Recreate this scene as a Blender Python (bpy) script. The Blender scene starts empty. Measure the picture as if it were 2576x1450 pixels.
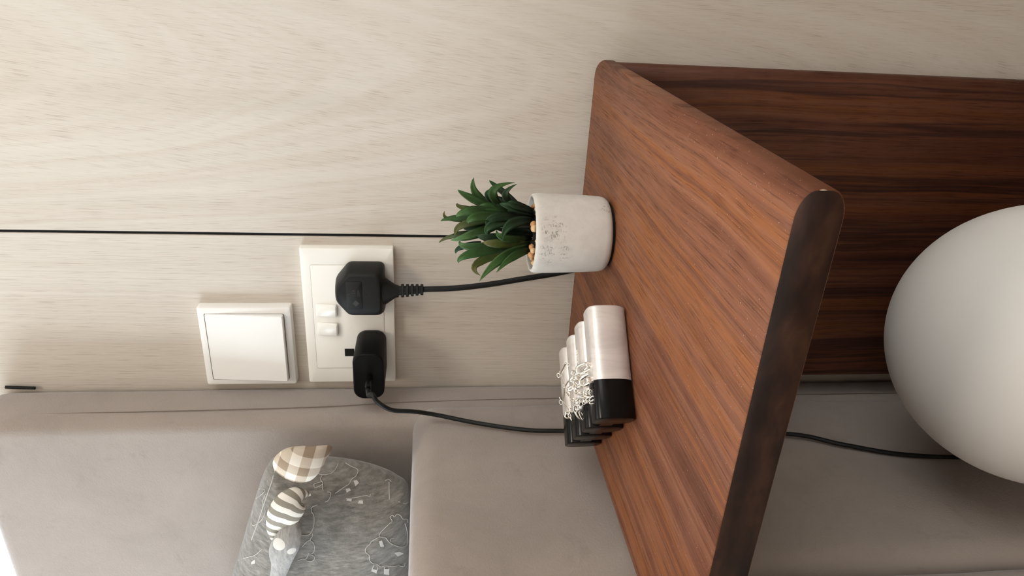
import bpy, bmesh, math, random
from mathutils import Vector, Matrix
from mathutils.bvhtree import BVHTree
import numpy as np
random.seed(7)
SC = bpy.context.scene
COL = SC.collection

# ------------------------------------------------------------------ camera (phone held sideways: rolled a quarter turn)
F_PX, CAM = 1774.19, Vector((0.3979, -0.6275, -0.0319))
YAW, PITCH, ROLL = math.radians(25.2352), math.radians(6.8261), math.radians(0.2265)
FWD = Vector((-math.sin(YAW) * math.cos(PITCH), math.cos(YAW) * math.cos(PITCH), -math.sin(PITCH)))
_r = Vector((math.cos(YAW), math.sin(YAW), 0)); _u = _r.cross(FWD)
RGT = math.cos(ROLL) * _r + math.sin(ROLL) * _u
UPV = -math.sin(ROLL) * _r + math.cos(ROLL) * _u
cd = bpy.data.cameras.new('camera'); cam = bpy.data.objects.new('camera', cd); COL.objects.link(cam)
cd.sensor_fit = 'HORIZONTAL'; cd.sensor_width = 36.0; cd.lens = F_PX / 2576 * 36; cd.clip_start = 0.01
m = Matrix.Identity(4)
for i, a in enumerate((-UPV, RGT, -FWD)):
    m[0][i], m[1][i], m[2][i] = a
m.translation = CAM; cam.matrix_world = m; SC.camera = cam

# ------------------------------------------------------------------ daylight and two added fill lights
w = bpy.data.worlds.new('world'); SC.world = w; w.use_nodes = True
bg = w.node_tree.nodes['Background']; bg.inputs[0].default_value = (0.93, 0.97, 1.0, 1); bg.inputs[1].default_value = 4.0
def area(name, loc, direction, sx, sy, power, col):
    l = bpy.data.lights.new(name, 'AREA'); l.shape = 'RECTANGLE'; l.size = sx; l.size_y = sy; l.energy = power; l.color = col
    o = bpy.data.objects.new(name, l); COL.objects.link(o); o.location = loc
    o.rotation_euler = Vector(direction).to_track_quat('-Z', 'Y').to_euler(); return o
area('side_window_daylight', (-1.52, -1.15, 0.62), (1, 0, 0), 1.35, 1.5, 50, (0.72, 0.87, 1.0))
area('right_fill_light', (2.08, -1.15, 0.95), (-1, 0, 0), 1.4, 1.3, 6.5, (1.0, 0.89, 0.77))  # added warm fill from the right, brightens bed side and wall
area('overhead_fill_light', (0.75, -1.45, 1.775), (0, 0, -1), .55, .55, 22, (1.0, 0.88, 0.75))  # added overhead fill, lifts the lower wall and keeps under-table dark
SC.view_settings.view_transform = 'Standard'; SC.view_settings.look = 'None'
SC.view_settings.exposure = -0.08; SC.view_settings.gamma = 1.0; SC.view_settings.use_curve_mapping = False

# ------------------------------------------------------------------ placing helpers: a pixel of the photo -> a point on a chosen plane of the room
def ray(px, py):
    return FWD + RGT * ((1450 - py - 725) / F_PX) - UPV * ((px - 1288) / F_PX)
def at(px, py, axis, val):
    d = ray(px, py); t = (val - CAM[axis]) / d[axis]; return CAM + d * t
def atv(px, py, P, n):
    d = ray(px, py); n = Vector(n); return CAM + d * ((Vector(P) - CAM).dot(n) / d.dot(n))

# ------------------------------------------------------------------ materials
class NT:
    def __init__(s, name):
        s.m = bpy.data.materials.new(name); s.m.use_nodes = True; s.t = s.m.node_tree
        s.b = s.t.nodes['Principled BSDF']; s._c = None
    def n(s, typ, **kw):
        o = s.t.nodes.new(typ)
        for k, v in kw.items(): setattr(o, k, v)
        return o
    def put(s, sock, v):
        if isinstance(v, bpy.types.NodeSocket): s.t.links.new(v, sock)
        elif isinstance(v, (tuple, list)) and len(v) == 3 and sock.type == 'RGBA': sock.default_value = (*v, 1)
        else: sock.default_value = v
    def obj(s):
        if s._c is None: s._c = s.n('ShaderNodeTexCoord').outputs
        return s._c['Object']
    def uv(s):
        s.obj(); return s._c['UV']
    def scale(s, vec, sc, loc=(0, 0, 0), rot=(0, 0, 0)):
        o = s.n('ShaderNodeMapping'); s.put(o.inputs[0], vec); o.inputs['Scale'].default_value = sc
        o.inputs['Location'].default_value = loc; o.inputs['Rotation'].default_value = rot; return o.outputs[0]
    def noise(s, vec, scale=1., detail=2., rough=.5, dist=0.):
        o = s.n('ShaderNodeTexNoise'); s.put(o.inputs['Vector'], vec); s.put(o.inputs['Scale'], scale)
        o.inputs['Detail'].default_value = detail; o.inputs['Roughness'].default_value = rough; o.inputs['Distortion'].default_value = dist
        return o.outputs['Fac']
    def math(s, op, a, b=0., c=0.):
        o = s.n('ShaderNodeMath', operation=op)
        for i, v in enumerate((a, b, c)): s.put(o.inputs[i], v)
        return o.outputs[0]
    def ramp(s, fac, stops, interp='LINEAR'):
        o = s.n('ShaderNodeValToRGB'); s.put(o.inputs[0], fac); r = o.color_ramp; r.interpolation = interp
        while len(r.elements) < len(stops): r.elements.new(.5)
        for e, (p, c) in zip(r.elements, stops):
            e.position = p; e.color = (*c, 1) if isinstance(c, tuple) else (c, c, c, 1)
        return o.outputs[0]
    def mix(s, fac, a, b, blend='MIX'):
        o = s.n('ShaderNodeMix', data_type='RGBA', blend_type=blend)
        s.put(o.inputs[0], fac); s.put(o.inputs[6], a); s.put(o.inputs[7], b); return o.outputs[2]
    def sep(s, vec):
        o = s.n('ShaderNodeSeparateXYZ'); s.put(o.inputs[0], vec); return o.outputs
    def comb(s, x, y, z):
        o = s.n('ShaderNodeCombineXYZ')
        for i, v in enumerate((x, y, z)): s.put(o.inputs[i], v)
        return o.outputs[0]
    def near(s, P, r0, r1):
        o = s.n('ShaderNodeVectorMath', operation='DISTANCE'); s.put(o.inputs[0], s.obj()); o.inputs[1].default_value = P
        mr = s.n('ShaderNodeMapRange'); s.put(mr.inputs[0], o.outputs['Value']); mr.inputs[1].default_value = r0; mr.inputs[2].default_value = r1
        mr.inputs[3].default_value = 1; mr.inputs[4].default_value = 0; return mr.outputs[0]
    def bump(s, h, strength=.3, dist=.001):
        o = s.n('ShaderNodeBump'); s.put(o.inputs['Height'], h); o.inputs['Strength'].default_value = strength; o.inputs['Distance'].default_value = dist
        s.put(s.b.inputs['Normal'], o.outputs[0]); return s
    def set(s, col=None, rough=None, metal=None, spec=None, sheen=None, coat=None):
        if col is not None: s.put(s.b.inputs['Base Color'], col)
        if rough is not None: s.put(s.b.inputs['Roughness'], rough)
        if metal is not None: s.put(s.b.inputs['Metallic'], metal)
        if spec is not None: s.put(s.b.inputs['Specular IOR Level'], spec)
        if sheen is not None:
            s.put(s.b.inputs['Sheen Weight'], sheen); s.b.inputs['Sheen Roughness'].default_value = .45
        if coat is not None: s.put(s.b.inputs['Coat Weight'], coat)
        return s

def mat_oak(name, x0, k):
    t = NT(name); P = t.obj(); x, y, z = t.sep(P)
    dx = t.math('SUBTRACT', x, x0)
    warp = t.noise(t.scale(P, (9, 9, 2.2)), 1., 2)
    c = t.math('SUBTRACT', z, t.math('MULTIPLY', t.math('MULTIPLY', dx, dx), k))
    c = t.math('ADD', c, t.math('MULTIPLY', warp, .22))
    band = t.noise(t.comb(t.math('MULTIPLY', c, 13.), t.math('MULTIPLY', x, 3.), 0.), 1., 3, .6)
    # pores: short dashes running upward, leaning with the figure
    zone = t.ramp(t.math('ADD', x, .5), [(.69, 0.), (.72, 1.), (.83, 1.), (.87, 0.)]) if x0 > 0 else 0.
    pa = t.noise(t.comb(t.math('MULTIPLY', t.math('SUBTRACT', x, t.math('MULTIPLY', z, .14)), 1650.), 0., t.math('MULTIPLY', z, 42.)), 1., 2, .5)
    pb = t.noise(t.comb(t.math('MULTIPLY', x, 1700.), 3., t.math('MULTIPLY', z, 36.)), 1., 2, .5)
    pore = t.math('ADD', t.math('MULTIPLY', pa, zone), t.math('MULTIPLY', pb, t.math('SUBTRACT', 1., zone)))
    pore2 = t.noise(t.comb(t.math('MULTIPLY', x, 2100.), 0., t.math('MULTIPLY', z, 34.)), 1., 2, .6)
    wide = t.noise(t.scale(P, (38, 1, 1.3)), 1., 3, .6)
    col = t.ramp(wide, [(.3, (.555, .505, .435)), (.5, (.605, .553, .485)), (.72, (.58, .53, .46))])
    col = t.mix(t.ramp(band, [(.42, 0.), (.62, .35)]), col, (.50, .42, .34))
    m1 = t.math('MULTIPLY', t.ramp(pore, [(.55, 0.), (.68, 1.)]), t.ramp(band, [(.35, .25), (.62, .78)]))
    col = t.mix(m1, col, (.36, .30, .245))
    col = t.mix(t.ramp(pore2, [(.56, 0.), (.75, .30)]), col, (.36, .29, .23))
    col = t.mix(t.ramp(pore2, [(.25, .35), (.42, 0.)]), col, (.72, .65, .56))
    t.set(col, .48, spec=.35); t.bump(t.math('ADD', pore, t.math('MULTIPLY', pore2, .5)), .10, .0004); return t.m

def mat_walnut(name, along, end=False):
    t = NT(name); P = t.obj(); x, y, z = t.sep(P)
    L = {'Y': y, 'Z': z}[along]
    if end:   # end grain of the front edge
        n1 = t.noise(t.comb(t.math('MULTIPLY', x, 26.), 0., t.math('MULTIPLY', z, 60.)), 1., 3, .6)
        n2 = t.noise(t.comb(t.math('MULTIPLY', x, 900.), 0., t.math('MULTIPLY', z, 1100.)), 1., 2)
        col = t.ramp(n1, [(.35, (.012, .006, .005)), (.52, (.034, .016, .011)), (.68, (.078, .036, .020))])
        col = t.mix(t.ramp(n2, [(.55, 0.), (.75, .5)]), col, (.025, .012, .008))
        t.set(col, .42, spec=.35); return t.m
    warp = t.noise(t.comb(t.math('MULTIPLY', x, 10.), t.math('MULTIPLY', L, 3.2), .3), 1., 2)
    xw = t.math('ADD', x, t.math('MULTIPLY', t.math('SUBTRACT', warp, .5), .022))
    wide = t.noise(t.comb(t.math('MULTIPLY', xw, 42.), t.math('MULTIPLY', L, .8), 2.), 1., 3, .65)
    mid = t.noise(t.comb(t.math('MULTIPLY', xw, 210.), t.math('MULTIPLY', L, 1.4), 5.), 1., 3, .7)
    pore = t.noise(t.comb(t.math('MULTIPLY', xw, 1250.), t.math('MULTIPLY', L, 34.), 0.), 1., 2, .6)
    silk = t.noise(t.comb(t.math('MULTIPLY', x, 30.), t.math('MULTIPLY', L, 30.), 9.), 1., 3, .6)
    col = t.ramp(wide, [(.30, (.095, .030, .013)), (.42, (.165, .060, .030)), (.50, (.215, .085, .044)), (.57, (.25, .088, .027)), (.62, (.185, .066, .032)), (.74, (.115, .038, .018))])
    col = t.mix(t.ramp(mid, [(.34, .75), (.5, 0.)]), col, (.100, .034, .017))
    col = t.mix(t.ramp(mid, [(.56, 0.), (.70, .55)]), col, (.28, .122, .066))
    col = t.mix(t.ramp(pore, [(.55, 0.), (.68, .6)]), col, (.050, .017, .010))
    col = t.mix(t.ramp(silk, [(.4, 0.), (.7, .22)]), col, (.26, .12, .074))
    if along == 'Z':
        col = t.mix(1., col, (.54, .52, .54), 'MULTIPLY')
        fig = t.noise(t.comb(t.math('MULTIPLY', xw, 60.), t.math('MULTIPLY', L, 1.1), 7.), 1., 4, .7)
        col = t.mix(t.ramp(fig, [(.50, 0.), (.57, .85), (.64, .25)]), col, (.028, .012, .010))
    else:
        # dust and pale chips knocked into the rounded edge
        d = t.noise(t.scale(P, (1, 1, 1)), 1100., 1)
        col = t.mix(t.ramp(d, [(.735, 0.), (.78, .7)]), col, (.62, .50, .40))
        for q in CHIPS: col = t.mix(t.near(q[0], q[1], q[1] * 1.6), col, (.70, .60, .46))
    t.set(col, t.ramp(pore, [(.4, .5), (.7, .7)]), spec=.2); t.bump(pore, .12, .0004); return t.m

def mat_velvet(name, base):
    t = NT(name); P = t.obj()
    n1 = t.noise(P, 9., 4, .65, .6); n2 = t.noise(P, 700., 3); n3 = t.noise(P, 30., 4, .65, .5)
    b = Vector(base)
    col = t.ramp(n1, [(.3, tuple(b * .90)), (.5, tuple(b)), (.7, tuple(b * 1.06))])
    col = t.mix(t.ramp(n3, [(.60, 0.), (.74, .45)]), col, tuple(b * .70))
    t.set(col, .85, spec=.2, sheen=.4); t.put(t.b.inputs['Sheen Tint'], (.90, .92, 1.0))
    h = t.math('ADD', t.math('MULTIPLY', n2, .55), t.math('MULTIPLY', t.noise(P, 14., 3, .6), 2.2)); t.bump(h, .35, .0016); return t.m

def mat_plain(name, col, rough=.5, spec=.5, metal=0., grain=0., gs=400., coat=None, var=.0):
    t = NT(name)
    c = col
    if var: 
        n = t.noise(t.obj(), 22., 4, .6); b = Vector(col); c = t.ramp(n, [(.3, tuple(b * (1 - var))), (.7, tuple(b * (1 + var)))])
    t.set(c, rough, metal, spec, coat=coat)
    if grain: t.bump(t.noise(t.obj(), gs, 2), grain, .0004)
    return t.m

# ------------------------------------------------------------------ mesh helpers
def link(name, me, mats, parent=None, smooth=False):
    o = bpy.data.objects.new(name, me); COL.objects.link(o)
    for mm in (mats if isinstance(mats, (list, tuple)) else [mats]): me.materials.append(mm)
    if smooth:
        for p in me.polygons: p.use_smooth = True
        if smooth != 'all':
            try: me.set_sharp_from_angle(angle=math.radians(smooth if smooth is not True else 40))
            except Exception: pass
    if parent: o.parent = parent
    return o
def mesh(name, v, f, mats, parent=None, smooth=False):
    me = bpy.data.meshes.new(name); me.from_pydata([tuple(a) for a in v], [], f); me.update(); 
    bm = bmesh.new(); bm.from_mesh(me); bmesh.ops.recalc_face_normals(bm, faces=bm.faces); bm.to_mesh(me); bm.free()
    return link(name, me, mats, parent, smooth)
def bm_obj(name, bm, mats, parent=None, smooth=False):
    me = bpy.data.meshes.new(name); bmesh.ops.recalc_face_normals(bm, faces=bm.faces); bm.to_mesh(me); bm.free()
    return link(name, me, mats, parent, smooth)
def box(name, lo, hi, mats, parent=None, bev=0., seg=3, cuts=0):
    bm = bmesh.new(); bmesh.ops.create_cube(bm, size=1)
    lo, hi = Vector(lo), Vector(hi)
    for v in bm.verts: v.co = Vector([lo[i] + (v.co[i] + .5) * (hi[i] - lo[i]) for i in range(3)])
    if bev: bmesh.ops.bevel(bm, geom=bm.edges[:], offset=bev, segments=seg, profile=.5, affect='EDGES')
    return bm_obj(name, bm, mats, parent, smooth=(40 if bev else False))
def rrect(w_, h_, r, n=6):
    """rounded rectangle outline, centred"""
    rx, ry = r if isinstance(r, tuple) else (r, r); out = []
    for cx, cy, a0 in ((w_/2 - rx, h_/2 - ry, 0), (-w_/2 + rx, h_/2 - ry, 90), (-w_/2 + rx, -h_/2 + ry, 180), (w_/2 - rx, -h_/2 + ry, 270)):
        for i in range(n + 1):
            a = math.radians(a0 + 90 * i / n); out.append((cx + rx * math.cos(a), cy + ry * math.sin(a)))
    return out
def loft(rings, cap=True):
    n = len(rings[0]); v = [p for r in rings for p in r]; f = []
    for i in range(len(rings) - 1):
        for j in range(n):
            a, b = i * n + j, i * n + (j + 1) % n; f.append((a, b, b + n, a + n))
    if cap: f.append(tuple(range(n))[::-1]); f.append(tuple(range((len(rings) - 1) * n, len(rings) * n)))
    return v, f
def prism(name, outline, to3, steps, mats, parent=None, smooth=40):
    """outline extruded through steps of (depth, inset scale)"""
    rings = []
    for d, s in steps: rings.append([to3(a * s, b * s, d) if not isinstance(s, tuple) else to3(a * s[0], b * s[1], d) for a, b in outline])
    v, f = loft(rings); return mesh(name, v, f, mats, parent, smooth)
def smooth_path(pts, per=8):
    pts = [Vector(p) for p in pts]; P = [2 * pts[0] - pts[1]] + pts + [2 * pts[-1] - pts[-2]]; out = []
    for i in range(1, len(P) - 2):
        for k in range(per):
            t = k / per; a, b, c, d = P[i-1:i+3]
            out.append(.5 * ((2*b) + (c - a) * t + (2*a - 5*b + 4*c - d) * t*t + (-a + 3*b - 3*c + d) * t**3))
    out.append(pts[-1]); return out
def tube_data(path, rad, seg=10, closed=False, flat=1.):
    n = len(path); R = rad if callable(rad) else (lambda t: rad); rings = []
    T = []
    for i in range(n):
        if closed: d = path[(i+1) % n] - path[i-1]
        else: d = path[min(i+1, n-1)] - path[max(i-1, 0)]
        T.append(d.normalized())
    a = Vector((0, 0, 1)) if abs(T[0].z) < .9 else Vector((1, 0, 0))
    N = (a - T[0] * a.dot(T[0])).normalized()
    for i in range(n):
        N = (N - T[i] * N.dot(T[i])).normalized(); B = T[i].cross(N); r = R(i / max(1, n-1))
        rings.append([path[i] + N * (r * math.cos(2*math.pi*j/seg)) + B * (r * flat * math.sin(2*math.pi*j/seg)) for j in range(seg)])
    if closed:
        v = [p for r in rings for p in r]; f = []
        for i in range(n):
            for j in range(seg):
                f.append((i*seg + j, i*seg + (j+1) % seg, ((i+1) % n)*seg + (j+1) % seg, ((i+1) % n)*seg + j))
        return v, f
    return loft(rings)
def tube(name, pts, rad, mats, parent=None, seg=10, per=8, closed=False):
    path = smooth_path(pts, per) if per > 1 else [Vector(p) for p in pts]
    v, f = tube_data(path, rad, seg, closed); return mesh(name, v, f, mats, parent, 'all')
def lathe(name, prof, centre, mats, parent=None, seg=64, sharp=50):
    v, f = loft([[Vector((centre[0] + r * math.cos(2*math.pi*j/seg), centre[1] + r * math.sin(2*math.pi*j/seg), centre[2] + h)) for j in range(seg)] for r, h in prof])
    return mesh(name, v, f, mats, parent, sharp)
def tag(o, label, cat, group=None):
    o['label'] = label; o['category'] = cat
    if group: o['group'] = group
    return o
def thing(name, label, cat, loc=(0, 0, 0), group=None):
    o = bpy.data.objects.new(name, None); COL.objects.link(o); o.empty_display_size = .02
    return tag(o, label, cat, group)
def struct(o): o['kind'] = 'structure'; return o

# ------------------------------------------------------------------ dimensions found from the photo
FLOOR = -0.65
XR, XL, YB, YF, ZT, TH = 0.3246, 0.0192, -0.0202, -0.3824, -0.1719, 0.0215
GX = 0.1557                                   # joint between the wall panels
CHIPS = [(at(1800, 320, 0, XR - .002), .0012), (at(2070, 492, 1, YF), .0016), (at(2066, 487, 1, YF), .001)]
M = {}
M['oak_a'] = mat_oak('pale oak veneer', .305, 46.); M['oak_b'] = mat_oak('pale oak veneer, plain cut', -.35, 60.)
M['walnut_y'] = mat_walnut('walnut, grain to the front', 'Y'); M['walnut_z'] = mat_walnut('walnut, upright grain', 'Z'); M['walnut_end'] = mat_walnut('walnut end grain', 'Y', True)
M['velvet'] = mat_velvet('taupe velvet', (.32, .275, .242))
M['seam'] = mat_plain('dark seam thread', (.19, .155, .13), .9, .1)  # plain dark thread along the headboard seam
M['white'] = mat_plain('white gloss plastic', (.89, .875, .82), .24, .5)
M['white_matt'] = mat_plain('white satin plastic', (.86, .855, .825), .30, .5)
M['black_gap'] = mat_plain('black joint', (.007, .008, .009), .6, .2)
M['black'] = mat_plain('black satin plastic', (.0085, .0085, .008), .48, .24, grain=.06, gs=2500.)
M['black_gloss'] = mat_plain('black smooth resin', (.0035, .0035, .0035), .24, .22)
M['black_dull'] = mat_plain('dull black mark', (.007, .007, .006), .7, .3)
M['rubber'] = mat_plain('black rubber', (.007, .008, .0075), .5, .3)
M['plaster'] = mat_plain('warm white paint', (.70, .655, .60), .85, .2, grain=.05)
M['floorwood'] = mat_plain('warm floor boards', (.13, .085, .055), .45, .4, var=.2)

# ------------------------------------------------------------------ the room
def quad(name, pts, mt): return struct(mesh(name, pts, [tuple(range(len(pts)))], mt))
RX0, RX1, RY0, RZ1 = -1.55, 2.1, -3.1, 1.85
struct(box('floor', (RX0, RY0, FLOOR - .05), (RX1, .08, FLOOR), M['floorwood']))
struct(box('ceiling', (RX0, RY0, RZ1), (RX1, .08, RZ1 + .05), M['plaster']))
wr = struct(box('wall_right', (RX1, RY0, FLOOR), (RX1 + .05, .08, .28), M['plaster']))
for lo, hi in (((RY0, .28), (-1.72, RZ1)), ((-.28, .28), (.08, RZ1)), ((-1.72, 1.62), (-.28, RZ1))):
    box('wall_panel', (RX1, lo[0], lo[1]), (RX1 + .05, hi[0], hi[1]), M['plaster'], wr)
struct(box('wall_behind_camera', (RX0, RY0 - .05, FLOOR), (RX1, RY0, RZ1), M['plaster']))
# panelled wall: black core with two oak panels and a window opening beyond the headboard
WX, WZ = -.105, .40
wall = struct(box('wall_back', (WX, .012, FLOOR), (RX1, .06, RZ1), M['black_gap']))
box('joint_strip', (GX - .0016, .0016, FLOOR), (GX + .0016, .0125, RZ1), M['black_gap'], wall)
box('panel', (GX + .0014, 0, FLOOR), (RX1, .012, RZ1), M['oak_a'], wall, .0004, 1)
box('panel', (WX, 0, FLOOR), (GX - .0014, .012, RZ1), M['oak_b'], wall, .0004, 1)
box('panel', (RX0, 0, FLOOR), (WX, .012, WZ), M['oak_b'], wall, .0004, 1)
w1 = struct(box('window_1', (RX0, .012, WZ - .02), (WX, .075, WZ), M['white_matt']))
box('window_frame', (WX - .03, .02, WZ), (WX, .06, RZ1), M['white_matt'], w1)
box('window_frame', (RX0, .02, RZ1 - .3), (WX, .06, RZ1), M['white_matt'], w1)
gl = NT('clear glass'); gl.set((.98, .99, .99), .02, spec=.5)
g_out = gl.t.nodes['Material Output']; tr = gl.n('ShaderNodeBsdfTransparent'); mx = gl.n('ShaderNodeMixShader'); mx.inputs[0].default_value = .06
gl.t.links.new(tr.outputs[0], mx.inputs[1]); gl.t.links.new(gl.b.outputs[0], mx.inputs[2]); gl.t.links.new(mx.outputs[0], g_out.inputs[0])
box('pane', (RX0, .038, WZ), (WX - .03, .042, RZ1 - .3), gl.m, w1)
# wall with the big side window
wl = struct(box('wall_left', (RX0 - .05, RY0, FLOOR), (RX0, .0, -.16), M['plaster']))
box('wall_panel', (RX0 - .05, RY0, 1.42), (RX0, 0, RZ1), M['plaster'], wl); box('wall_panel', (RX0 - .05, RY0, -.16), (RX0, -1.95, 1.42), M['plaster'], wl)
box('wall_panel', (RX0 - .05, -.40, -.16), (RX0, 0, 1.42), M['plaster'], wl)
w2 = struct(box('window_2', (RX0 - .05, -1.95, -.20), (RX0 + .03, -.40, -.16), M['white_matt']))
box('window_frame', (RX0 - .04, -1.20, -.16), (RX0 - .01, -1.15, 1.42), M['white_matt'], w2)
box('pane', (RX0 - .03, -1.95, -.16), (RX0 - .026, -.40, 1.42), gl.m, w2)

w3 = struct(box('fill_window', (RX1 - .02, -1.74, .25), (RX1 + .05, -.26, .28), M['white_matt']))  # unseen window, added to go with the right-hand fill light
box('window_frame', (RX1 + .01, -1.03, .28), (RX1 + .04, -.98, 1.62), M['white_matt'], w3)
box('pane', (RX1 + .024, -1.72, .28), (RX1 + .028, -.28, 1.62), gl.m, w3)

cl = thing('overhead_fill_disc', 'flat round white ceiling disc, unseen, added with the overhead fill light', 'lamp')  # unseen disc added on the ceiling above the overhead fill light
lathe('fill_disc_housing', [(0, 1.849), (.34, 1.849), (.34, 1.80), (.33, 1.79), (0, 1.79)], (.75, -1.45, 0), M['white_matt'], cl)

# ------------------------------------------------------------------ bed: headboard and two velvet cushions
def soft_box(name, lo, hi, r, mt, parent, puff=0.0, seed=0, wob=.0012):
    bm = bmesh.new(); bmesh.ops.create_cube(bm, size=1); lo, hi = Vector(lo), Vector(hi)
    for v in bm.verts: v.co = Vector([lo[i] + (v.co[i] + .5) * (hi[i] - lo[i]) for i in range(3)])
    bmesh.ops.bevel(bm, geom=bm.edges[:], offset=r, segments=5, profile=.5, affect='EDGES')
    for _ in range(4):
        long = [e for e in bm.edges if e.calc_length() > .05]
        if not long: break
        bmesh.ops.subdivide_edges(bm, edges=long, cuts=1, use_grid_fill=True)
    bmesh.ops.triangulate(bm, faces=[f for f in bm.faces if len(f.verts) > 4]); bm.normal_update()
    c = (lo + hi) / 2; h = (hi - lo) / 2
    from mathutils import noise
    for v in bm.verts:
        q = Vector([(v.co[i] - c[i]) / h[i] for i in range(3)])
        p = Vector([q[i] * puff * (1 - q[(i+1) % 3]**2) * (1 - q[(i+2) % 3]**2) if abs(q[i]) > .9 else 0 for i in range(3)])
        v.co += p + v.normal * wob * (noise.noise(v.co * 14 + Vector((seed, 0, 0))) + .5 * noise.noise(v.co * 40))
    return bm_obj(name, bm, mt, parent, 'all')
bed = thing('bed', 'taupe velvet upholstered bed with tall headboard beside the walnut table', 'bed')
soft_box('headboard', (-1.42, -.064, FLOOR + .02), (-.0065, -.001, .383), .014, M['velvet'], bed, 0, 1)
tube('seam', [(-.0070, -.046, .372), (-.0058, -.0460, .2), (-.0058, -.043, .07), (-.0058, -.037, -.02), (-.0058, -.034, -.2), (-.0058, -.034, -.6)], .00045, M['seam'], bed, 6)
soft_box('base_cushion', (-1.42, -.2715, FLOOR + .03), (0.0015, -.0425, -.0185), .023, M['velvet'], bed, .002, 2)
soft_box('base_cushion', (-1.42, -1.9, FLOOR + .03), (0.001, -.2745, -.0190), .012, M['velvet'], bed, .0, 3)

strip = tag(tube('black_strip', [at(14, 974.5, 1, -.004), at(50, 976, 1, -.004), at(88, 977, 1, -.004)], .0017, M['black_dull'], None, 6),
            'thin black strip wedged between headboard and oak wall', 'strip')

# ------------------------------------------------------------------ walnut bedside table: C shape, top + back + base
tab = thing('bedside_table', 'walnut bedside table with rounded edges, open front and upright back board', 'table')
def board(name, x0, x1, c0, c1, e0, e1, kind, mats):
    """rounded-edge board: outline in X and thickness direction, extruded along its length"""
    w_, t_ = x1 - x0, abs(c1 - c0); cx, cc = (x0 + x1) / 2, (c0 + c1) / 2
    out = rrect(w_, t_, (.0125, t_ * .36), 8)
    f = (lambda a, b, d: Vector((cx + a, d, cc + b))) if kind == 'flat' else (lambda a, b, d: Vector((cx + a, cc + b, d)))
    k = .0006
    steps = [(e0, (1 - 2*k / w_, 1 - 2*k / t_)), (e0 + k, 1), ((e0 + e1) / 2, 1), (e1 - k, 1), (e1, (1 - 2*k / w_, 1 - 2*k / t_))]
    o = prism(name, out, f, steps, mats, tab, 50)
    if len(mats) > 1:
        for p in o.data.polygons:
            if p.normal.y < -.9: p.material_index = 1
    return o
board('table_top', XL, XR, ZT - TH, ZT, YF, YB, 'flat', [M['walnut_y'], M['walnut_end']])
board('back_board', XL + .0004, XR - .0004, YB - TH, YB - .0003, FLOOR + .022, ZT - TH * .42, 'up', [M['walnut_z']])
board('base_board', XL, XR, FLOOR, FLOOR + .0215, YF, YB, 'flat', [M['walnut_y'], M['walnut_end']])

# ------------------------------------------------------------------ white globe lamp on the base board
lamp = thing('globe_lamp', 'frosted white glass globe lamp standing under the walnut table top', 'lamp')
M['opal'] = mat_plain('frosted opal glass', (.76, .745, .71), .5, .3)
gc = at(2621, 865, 1, -.21); gr = .1055
bm = bmesh.new(); bmesh.ops.create_uvsphere(bm, u_segments=96, v_segments=64, radius=gr); bmesh.ops.translate(bm, verts=bm.verts, vec=gc)
bm_obj('globe', bm, M['opal'], lamp, 'all')
zb = FLOOR + .0217; zg = gc.z - gr
lathe('lamp_base', [(.0, zb), (.052, zb), (.055, zb + .003), (.055, zb + .012), (.051, zb + .016), (.035, zg + .012), (.0, zg + .012)], (gc.x, gc.y, 0), M['white_matt'], lamp)

# ------------------------------------------------------------------ light switch
def plate(name, x0, z0, w_, h_, t_, mt, parent, r=.003, bev=.0018, hole=None):
    cx, cz = x0 + w_/2, z0 + h_/2
    f = lambda a, b, d: Vector((cx + a, d, cz + b)); k = lambda e: (1 - 2*e / w_, 1 - 2*e / h_)
    out = rrect(w_, h_, r, 5)
    if not hole:
        return prism(name, out, f, [(0, 1), (-t_ + bev, 1), (-t_ + bev*.4, k(bev*.2)), (-t_, k(bev))], mt, parent)
    hx, hz, hw, hh, hd = hole   # rectangular recess
    hin = [(a + hx, b + hz) for a, b in rrect(hw, hh, .0015, 5)]
    S = lambda s: [(a * s[0], b * s[1]) for a, b in out]
    rings = [[f(a, b, 0) for a, b in out], [f(a, b, -t_ + bev) for a, b in out], [f(a, b, -t_ + bev*.35) for a, b in S(k(bev*.25))], [f(a, b, -t_) for a, b in S(k(bev))],
             [f(a, b, -t_) for a, b in hin], [f(a, b, -t_ + hd) for a, b in hin]]
    v, fa = loft(rings); return mesh(name, v, fa, mt, parent, 40)
sw = thing('light_switch', 'square white light switch with one wide tilted rocker', 'switch')
SX, SZ = -.0006, .0979
plate('switch_frame', SX, SZ, .086, .086, .0105, M['white_matt'], sw, .002, .0022, (0, 0, .0735, .0735, .006))
rx0, rz0, rw, rh = SX + .0068, SZ + .0068, .0724, .0724
def rock_y(z): return -.0108 - (1 - (z - rz0) / rh) * .0058          # lower end stands proud
v = []
for a, b in rrect(rw, rh, .0016, 5):
    z = rz0 + rh/2 + b; v.append(Vector((rx0 + rw/2 + a, -.006, z)))
n0 = len(v)
r1 = [Vector((p.x, rock_y(p.z) + .0007, p.z)) for p in v]
r2 = [Vector((rx0 + rw/2 + a, rock_y(rz0 + rh/2 + b), rz0 + rh/2 + b)) for a, b in rrect(rw - .0014, rh - .0014, .0012, 5)]
vv, ff = loft([v, r1, r2]); mesh('rocker', vv, ff, M['white_matt'], sw, 30)

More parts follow.
